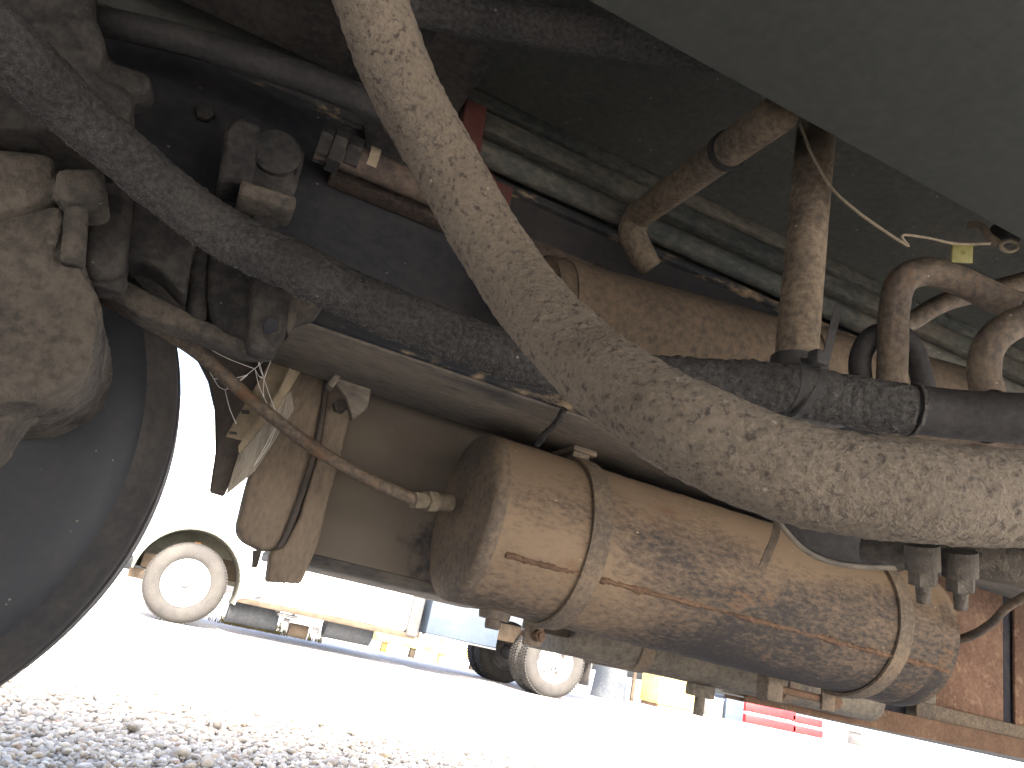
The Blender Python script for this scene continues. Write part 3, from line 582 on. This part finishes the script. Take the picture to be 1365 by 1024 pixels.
cast(obj('arch', *pprism([(172, 240), (280, 250), (258, 330), (248, 395), (238, 385), (215, 360), (190, 345), (166, 347)], 1.0, .08, .008, 3), 'casting_dark', sb), .005, 4, .003)
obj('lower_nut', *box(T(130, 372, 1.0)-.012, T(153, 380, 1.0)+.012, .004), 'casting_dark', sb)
obj('lower_arm', *pprism([(130, 380), (170, 372), (245, 412), (340, 455), (365, 470), (330, 470), (250, 440), (180, 418)], 1.04, .06, .008, 3), 'casting', sb)
obj('top_plate', *pprism([(160, 350), (215, 362), (250, 398), (250, 420), (190, 385)], 1.06, .05, .006), 'casting_dark', sb)
cl = thing('caliper', 'blocky dark brake caliper casting with square window under the black hose', 'brake caliper', T(330, 465, 1.03))
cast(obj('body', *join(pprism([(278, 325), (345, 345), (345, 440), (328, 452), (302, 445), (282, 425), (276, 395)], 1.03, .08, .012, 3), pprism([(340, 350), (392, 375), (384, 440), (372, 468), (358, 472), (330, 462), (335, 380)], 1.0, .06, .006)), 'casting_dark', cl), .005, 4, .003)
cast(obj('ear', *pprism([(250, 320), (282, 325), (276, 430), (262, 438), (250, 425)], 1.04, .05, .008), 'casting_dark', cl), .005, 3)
obj('wedge', *pprism([(385, 380), (432, 408), (426, 416), (398, 425), (385, 442), (375, 460), (372, 430)], 1.02, .05, .004), 'casting', cl)
obj('pad_plate', *pprism([(390, 385), (400, 388), (394, 430), (384, 450), (380, 430)], 1.005, .03, .003), 'casting', cl)
obj('window', *pprism([(350, 432), (358, 422), (372, 426), (371, 440), (352, 446)], .998, .02, .002), 'shadow_panel', cl)
vb = thing('valve_block', 'dark square valve block with round cover behind the black hose', 'valve', T(350, 275, 1.02))
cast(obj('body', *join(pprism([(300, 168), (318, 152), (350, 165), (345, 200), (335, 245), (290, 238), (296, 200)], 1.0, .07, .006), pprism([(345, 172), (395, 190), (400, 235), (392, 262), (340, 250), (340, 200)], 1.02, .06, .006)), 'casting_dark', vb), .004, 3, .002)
cvp = T(368, 205, 1.018)
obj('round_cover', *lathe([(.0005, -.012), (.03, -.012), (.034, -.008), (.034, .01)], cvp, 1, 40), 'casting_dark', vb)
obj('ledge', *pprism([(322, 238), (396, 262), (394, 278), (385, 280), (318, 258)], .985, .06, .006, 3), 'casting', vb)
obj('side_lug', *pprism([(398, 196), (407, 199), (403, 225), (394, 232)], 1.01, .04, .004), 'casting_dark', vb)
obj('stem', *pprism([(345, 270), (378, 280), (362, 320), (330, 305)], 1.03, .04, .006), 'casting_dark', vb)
cf = thing('pipe_coupling', 'stepped dark hydraulic coupling on the end of the brown tube', 'coupling', T(455, 215, .985))
p_ = [T(425, 188, 1.0), T(442, 195, 1.0), T(460, 203, 1.0), T(480, 212, 1.0)]; zc = float(np.mean([q[2] for q in p_]))
for i, r in enumerate((.029, .034, .027)):
    obj('hex_nut', *tube([(p_[i][0], 1.0, zc), (p_[i+1][0]-.002, 1.0, zc)], r, n=2, seg=6), 'casting_dark', cf, smooth=30)
obj('paint_mark', *tube([(T(487, 218, 1.0)[0], 1.0, zc), (T(500, 222, 1.0)[0], 1.0, zc)], .0235, n=2, seg=18), 'beige_paint', cf)
ub = cast(obj('frame_hanger', *join(pprism([(-80, -60), (124, -60), (126, 22), (139, 36), (138, 72), (124, 95), (170, 112), (180, 130), (168, 170), (-80, 170)], .92, .16, .015, 3), pprism([(100, 60), (205, 98), (203, 118), (160, 128)], .97, .06, .006)), 'casting_dark', label='big blurred grey brown casting at the head of the black hose', cat='casting'), .007, 6, .006)  # darker casting colour stands in for the dim light up here
fw_ = [T(470, 160, 1.05), T(500, 170, 1.05)]
obj('bracket_plate', *pprism([(485, 165), (505, 160), (540, 215), (520, 235), (488, 205)], 1.07, .02, .004), 'casting_dark', label='small dark bolted plate between coupling and thick hose', cat='bracket')

# ================================================================ the yard beyond
TT = 8.55
FWx = T(245, 784, 8.45)[0]; RWx = 4.42; WRf = .385
wt = thing('white_truck', 'white flatbed work truck parked in full sun across the yard', 'truck', (2.4, 9.3, 0))
def truck_wheel(x, t, r, w, dual=False, back=False):
    c = np.array([x, t, r]); g = []
    nt = 72
    prof = [(r*.60, .02), (r*.64, .004), (r*.74, -.006), (r*.86, -.004), (r*.93, .012), (r*.975, .03), (r, .05), (r, w-.05), (r*.97, w-.02), (r*.85, w), (r*.62, w-.02)]
    wn_ = bpy.data.objects.new('wheel', None); COL.objects.link(wn_); wn_.parent = wt; wn_.location = tuple(c-ORG[wt.name]); ORG[wn_.name] = c
    parts = [lathe(prof, c, 1, nt)]
    for k in range(nt):      # tread blocks
        a = 2*math.pi*k/nt
        for y0, y1, da in ((.03, .07, 0), (.09, .14, .04), (.16, w-.03, 0)):
            ca, sa = math.cos(a+da), math.sin(a+da); ea = np.array([ca, 0, sa]); et = np.array([-sa, 0, ca]); hw = r*math.pi/nt*.62
            P = [c+ea*rr+et*q+np.array([0, y, 0]) for rr in (r*.985, r*1.018) for q in (-hw, hw) for y in (y0, y1)]
            parts.append((P, [(0, 1, 3, 2), (4, 6, 7, 5), (0, 2, 6, 4), (1, 5, 7, 3), (0, 4, 5, 1), (2, 3, 7, 6)]))
    ty = obj('tyre', *join(*parts), 'truck_tyre', wn_, smooth=35)
    if dual:
        rp_ = [(r*.60, .02), (r*.585, .03), (r*.56, .06), (r*.50, .15), (r*.33, .16), (r*.30, .10), (r*.12, .095), (.0005, .095)]
    else:
        rp_ = [(r*.60, .02), (r*.59, .012), (r*.565, .012), (r*.55, .045), (r*.50, .05), (r*.44, .03), (r*.28, .02), (r*.16, .03), (r*.13, .035), (.0005, .035)]
    rm = obj('rim', *lathe(rp_, c, 1, 64), 'truck_dark' if back else 'rim_paint', wn_, smooth=30)
    if back: return
    if dual:
        obj('hub', *lathe([(.0005, .02), (r*.13, .02), (r*.15, .04), (r*.15, .1)], c, 1, 24), 'rim_paint', wn_)
        for k in range(8):
            a = 2*math.pi*k/8; obj('wheel_nut', *hexa((x+r*.22*math.cos(a), t+.08, r+r*.22*math.sin(a)), 1, .014, .03), 'truck_chrome', wn_, smooth=0)
        for k in range(5):
            a = .5+2*math.pi*k/5; obj('hand_hole', *lathe([(.0005, 0), (.028, 0), (.028, .01)], (x+r*.42*math.cos(a), t+.142, r+r*.42*math.sin(a)), 1, 14), 'truck_dark', wn_)
    else:
        obj('hub', *lathe([(.0005, .0), (r*.11, .0), (r*.125, .008), (r*.125, .04)], c, 1, 24), 'truck_dark', wn_)
        for k in range(4):
            a = .9+2*math.pi*k/4; obj('hand_hole', *lathe([(.0005, 0), (.026, 0), (.026, .02)], (x+r*.47*math.cos(a), t+.026, r+r*.47*math.sin(a)), 1, 14), 'truck_dark', wn_)
        for k in range(8):
            a = 2*math.pi*k/8; obj('wheel_nut', *hexa((x+r*.24*math.cos(a), t+.005, r+r*.24*math.sin(a)), 1, .012, .02), 'truck_chrome', wn_, smooth=0)
truck_wheel(FWx, TT-.12, WRf, .24); truck_wheel(FWx, TT+1.55, WRf, .24, back=True)
truck_wheel(RWx, TT-.12, WRf, .24, dual=True); truck_wheel(RWx, TT+.16, WRf, .24, back=True); truck_wheel(RWx, TT+1.30, WRf, .24, back=True); truck_wheel(RWx, TT+1.58, WRf, .24, back=True)
Y0 = TT-.17
ar = .50
arch = [(FWx+ar*math.cos(a), WRf+.02+ar*math.sin(a)) for a in np.linspace(math.radians(-8), math.radians(172), 28)]
xr = sz(306, 800, Y0)
poly = [(FWx-.95, .62), (FWx-.95, 2.1), (xr[0]+.3, 2.1), (xr[0]+.3, .42)]+arch+[(FWx-.6, .62)]
obj('cab_side', *prism([(x, Y0, z) for x, z in poly], (0, .03, 0), bev=0), 'truck_white', wt, smooth=0)
obj('cab_side', *prism([(x, Y0+2.0, z) for x, z in poly], (0, .03, 0), bev=0), 'truck_white', wt, smooth=0)
obj('cab_roof', *box((FWx-.95, Y0, 2.101), (xr[0]+.3, Y0+2.03, 2.14), .01), 'truck_white', wt)
lin = [(FWx+(ar+q)*math.cos(a), WRf+.02+(ar+q)*math.sin(a)) for q in (.0, .02) for a in (np.linspace(math.radians(-14), math.radians(178), 28) if q == 0 else np.linspace(math.radians(178), math.radians(-14), 28))]
obj('wheel_arch', *prism([(x, Y0-.015, z) for x, z in lin], (0, .62, 0), bev=0), 'truck_olive', wt, smooth=30)
obj('arch_back', *box((FWx-.55, Y0+.55, .45), (FWx+.55, Y0+.57, .98), .004), 'truck_olive', wt)
obj('axle', *box((FWx-.05, TT+.1, .3), (FWx+.05, TT+1.5, .42), .02), 'truck_dark', wt)
obj('marker_lamp', *box((T(258, 727, Y0+.3)[0], Y0+.3, T(258, 738, Y0+.3)[2]), (T(268, 727, Y0+.3)[0], Y0+.36, T(262, 722, Y0+.3)[2]), .008), 'orange_paint', wt)
a = T(172, 760, Y0+.3); b = T(212, 768, Y0+.3)
obj('bumper_bracket', *join(box((a[0], Y0+.2, a[2]-.06), (b[0], Y0+.9, a[2]+.04), .01), box((a[0]+.08, Y0+.2, a[2]+.05), (b[0]+.1, Y0+.9, a[2]+.2), .02)), 'truck_brown', wt)
# bed body
bl_ = sz(312, 806, Y0); br = sz(556, 842, Y0)
zb_ = (bl_[1]+br[1])/2
obj('bed_side', *box((xr[0]+.305, Y0, zb_+.03), (br[0]-.12, Y0+2.05, 1.75), .04, 3), 'truck_white', wt)
obj('skirt_rail', *box((bl_[0], Y0+.01, zb_-.03), (br[0], Y0+.09, zb_+.028), .01), 'truck_brown', wt)
cL = sz(553, 815, Y0); cR = sz(572, 815, Y0)
obj('corner_trim', *box((br[0]-.118, Y0-.01, zb_-.01), (br[0]+.02, Y0+.3, 1.75), .03, 3), 'truck_chrome', wt)
q0 = sz(562, 848, Y0); q1 = sz(670, 815, Y0); q2 = sz(668, 866, Y0)
tbx = obj('tool_locker', *box((q0[0]+.03, Y0-.02, q2[1]), (q1[0], Y0+.45, q1[1]+.12), .015), 'truck_blue', wt)
obj('frame_strip', *box((q0[0]+.02, Y0-.03, q2[1]-.02), (q1[0], Y0+.1, q2[1]-.001), .006), 'truck_chrome', tbx)
obj('upper_body', *box((br[0]+.03, Y0+.02, q1[1]+.125), (6.2, Y0+2.05, 1.75), .03), 'truck_white', wt)
obj('chassis_rail', *box((FWx+.3, TT+.35, .50), (6.1, TT+.45, .70), .01), 'truck_brown', wt)
obj('chassis_rail', *box((FWx+.3, TT+1.1, .50), (6.1, TT+1.2, .70), .01), 'truck_brown', wt)
obj('rear_axle', *tube([(RWx, TT+.3, WRf), (RWx, TT+1.4, WRf)], .09, n=2, seg=20), 'truck_dark', wt)
obj('mud_flap', *box((RWx+.50, TT-.05, .20), (RWx+.52, TT+.5, .75), .004), 'truck_dark', wt)
obj('rear_frame', *box((RWx+.42, TT-.1, .50), (6.0, TT-.02, .62), .01), 'truck_brown', wt)
# hardware under the bed
def under(x0, y0, x1, y1, t, mat, name, d=.2, bev=.01):
    p, q = T(x0, y0, t), T(x1, y1, t); return obj(name, *box((min(p[0], q[0]), t, min(p[2], q[2])), (max(p[0], q[0]), t+d, max(p[2], q[2])), bev), mat, wt)
tk = T(465, 842, TT+.1)
obj('under_tank', *tube([(T(434, 838, TT+.1)[0], TT+.2, tk[2]+.02), (T(496, 850, TT+.1)[0], TT+.2, tk[2]+.02)], .13, n=2, seg=28), 'blue_grey', wt, smooth=30)
tk2 = T(335, 818, TT+.1)
obj('under_tank', *tube([(T(306, 812, TT+.1)[0], TT+.25, tk2[2]-.01), (T(372, 826, TT+.1)[0], TT+.25, tk2[2]-.01)], .12, n=2, seg=28), 'blue_grey', wt, smooth=30)
for x, y in ((381, 832), (420, 843)):
    p = T(x, y, TT); obj('hitch_plate', *join(box((p[0]-.035, TT, p[2]+.02), (p[0]+.035, TT+.02, p[2]+.06), .003), box((p[0]-.035, TT, p[2]-.06), (p[0]+.035, TT+.02, p[2]-.02), .003), box((p[0]-.035, TT, p[2]-.0199), (p[0]-.018, TT+.02, p[2]+.0199), .002), box((p[0]+.018, TT, p[2]-.0199), (p[0]+.035, TT+.02, p[2]+.0199), .002)), 'truck_chrome', wt)
p = T(400, 838, TT+.05); obj('hitch_drum', *tube([(p[0]-.1, TT+.15, p[2]-.03), (p[0]+.1, TT+.15, p[2]-.03)], .07, n=2, seg=20), 'truck_brown', wt)
for x, y in ((372, 808), (394, 812)):
    p = T(x, y, TT-.1); obj('step_bracket', *box((p[0]-.02, TT-.1, p[2]-.06), (p[0]+.02, TT-.06, p[2]+.06), .006), 'truck_chrome', wt)
p, q = T(370, 818, TT-.1), T(397, 824, TT-.1); obj('step_bar', *tube([(p[0], TT-.1, p[2]), (q[0], TT-.1, p[2])], .018, n=2, seg=12), 'truck_chrome', wt)

def crate(name, x0, y0, x1, y1, t, d, mat, label, cat, bev=.02, ground=True, extra=None):
    p, q = T(x0, y0, t), T(x1, y1, t); s0, s1 = min(p[0], q[0]), max(p[0], q[0]); z0, z1 = min(p[2], q[2]), max(p[2], q[2])
    if ground: z0 = 0.0
    return (s0, t, z0), (s1, t+d, z1)
# dry weeds beyond the truck
wv = []
for k in range(420):
    s = random.choice((random.gauss(1.1, .18), random.gauss(1.45, .1), random.uniform(.9, 2.2))); t = 10.9+random.uniform(-.25, .25); h = random.uniform(.06, .2)
    dx, dy = random.uniform(-.07, .07), random.uniform(-.05, .05)
    wv.append(([(s-.006, t, 0), (s+.006, t, 0), (s+dx+.002, t+dy, h), (s+dx-.002, t+dy, h)], [(0, 1, 2, 3)]))
o = obj('dry_weeds', *join(*wv), 'dry_weed', smooth=0, kind='stuff', label='tufts of dry yellow weeds behind the white truck', cat='weeds')
# yellow chassis beam of machinery further back
t = 12.2
ym = thing('yellow_trailer', 'low yellow trailer frame standing behind the white truck bed', 'trailer', (4.6, t, 0))
p, q = T(495, 868, t), T(645, 905, t)
obj('beam', *box((p[0], t, .14), (q[0]+.2, t+.15, .30), .01), 'yellow_paint', ym)
obj('beam', *box((p[0], t+1.3, .14), (q[0]+.2, t+1.45, .30), .01), 'yellow_paint', ym)
for x in (505, 545, 585, 630):
    s = T(x, 880, t)[0]; obj('stake', *box((s, t+.02, .0), (s+.09, t+.12, .62+random.uniform(-.15, .1)), .01), random.choice(('orange_paint', 'truck_brown', 'yellow_paint')), ym)
for x in (520, 600):
    s = T(x, 880, t)[0]; obj('cross_piece', *box((s, t+.16, .16), (s+.12, t+1.29, .28), .01), 'truck_brown', ym)
# red barriers
t = 14.0; k = 0
for x0, y0, x1, y1, lab in ((996, 936, 1062, 972, 'red and white plastic barrier block beside the pale crates'), (1058, 952, 1098, 980, 'second red barrier block next to the rusty beam end')):
    p, q = T(x0, y0, t), T(x1, y1, t); h_ = max(p[2], .3)
    br_ = thing('barrier', lab, 'barrier', ((p[0]+q[0])/2, t+.2, 0), 'red barriers at the yard edge')
    obj('base', *box((p[0], t, 0), (q[0], t+.4, h_*.42), .03), 'safety_red', br_)
    obj('stripe', *box((p[0]+.02, t+.05, h_*.42+.001), (q[0]-.02, t+.35, h_*.56), .02), 'truck_white', br_)
    obj('top', *box((p[0], t+.03, h_*.56+.001), (q[0], t+.37, h_), .03), 'safety_red', br_)
    k += 1
# yellow bin, columns, pale crates
t = 12.4
p, q = T(882, 893, t), T(926, 940, t)
yb_ = thing('yellow_bin', 'sun bleached yellow bin with rusty lower edge past the fuel tank', 'bin', ((p[0]+q[0])/2, t+.3, 0))
obj('body', *box((p[0], t, .06), (q[0], t+.6, p[2]), .02), 'yellow_paint', yb_)
obj('skid', *box((p[0]+.03, t+.02, 0), (q[0]-.03, t+.58, .0595), .01), 'rust', yb_)
obj('rim', *box((p[0]-.02, t-.02, p[2]+.001), (q[0]+.02, t+.62, p[2]+.05), .01), 'yellow_paint', yb_)
t = 11.5
p, q = T(808, 878, t), T(838, 925, t)
gc = thing('grey_barrel', 'dark blue grey tapered drum standing behind the truck rear wheel', 'drum', ((p[0]+q[0])/2, t+.2, 0))
r_ = (q[0]-p[0])/2
obj('body', *lathe([(.0005, 0), (r_*1.15, 0), (r_*1.12, .05), (r_*.9, .75), (r_*.88, .8), (.0005, .8)], ((p[0]+q[0])/2, t+.2, 0), 2, 32), 'blue_grey', gc)
obj('lid', *lathe([(.0005, .801), (r_*.93, .801), (r_*.93, .84), (.0005, .85)], ((p[0]+q[0])/2, t+.2, 0), 2, 32), 'truck_dark', gc)
for i, (x, lab) in enumerate(((846, 'thin brown steel post beside the blue grey drum'), (874, 'thin brown steel post beside the yellow bin'))):
    s = T(x, 900, 12.9)[0]; pt = thing('post', lab, 'post', (s, 12.9, 0), 'thin yard posts'); obj('upright', *box((s-.03, 12.87, .012), (s+.03, 12.93, 1.1), .006), 'truck_brown', pt); obj('foot_plate', *box((s-.08, 12.82, 0), (s+.08, 12.98, .0115), .003), 'truck_brown', pt)
for i, (x0, x1, h_, mt, lab) in enumerate(((945, 962, .34, 'concrete', 'pale small crate between yellow bin and red barrier'), (966, 990, .42, 'truck_blue', 'pale blue crate touching the red barrier'), (1150, 1185, .26, 'concrete', 'grey low block far along the yard edge'))):
    p, q = T(x0, 960, 13.8), T(x1, 960, 13.8); c_ = thing('crate', lab, 'crate', ((p[0]+q[0])/2, 14, 0), 'crates at the yard edge')
    obj('box', *box((p[0], 13.8, 0), (q[0], 14.2, h_), .01), mt, c_); obj('lid', *box((p[0]-.01, 13.79, h_+.0005), (q[0]+.01, 14.21, h_+.03), .006), mt, c_)
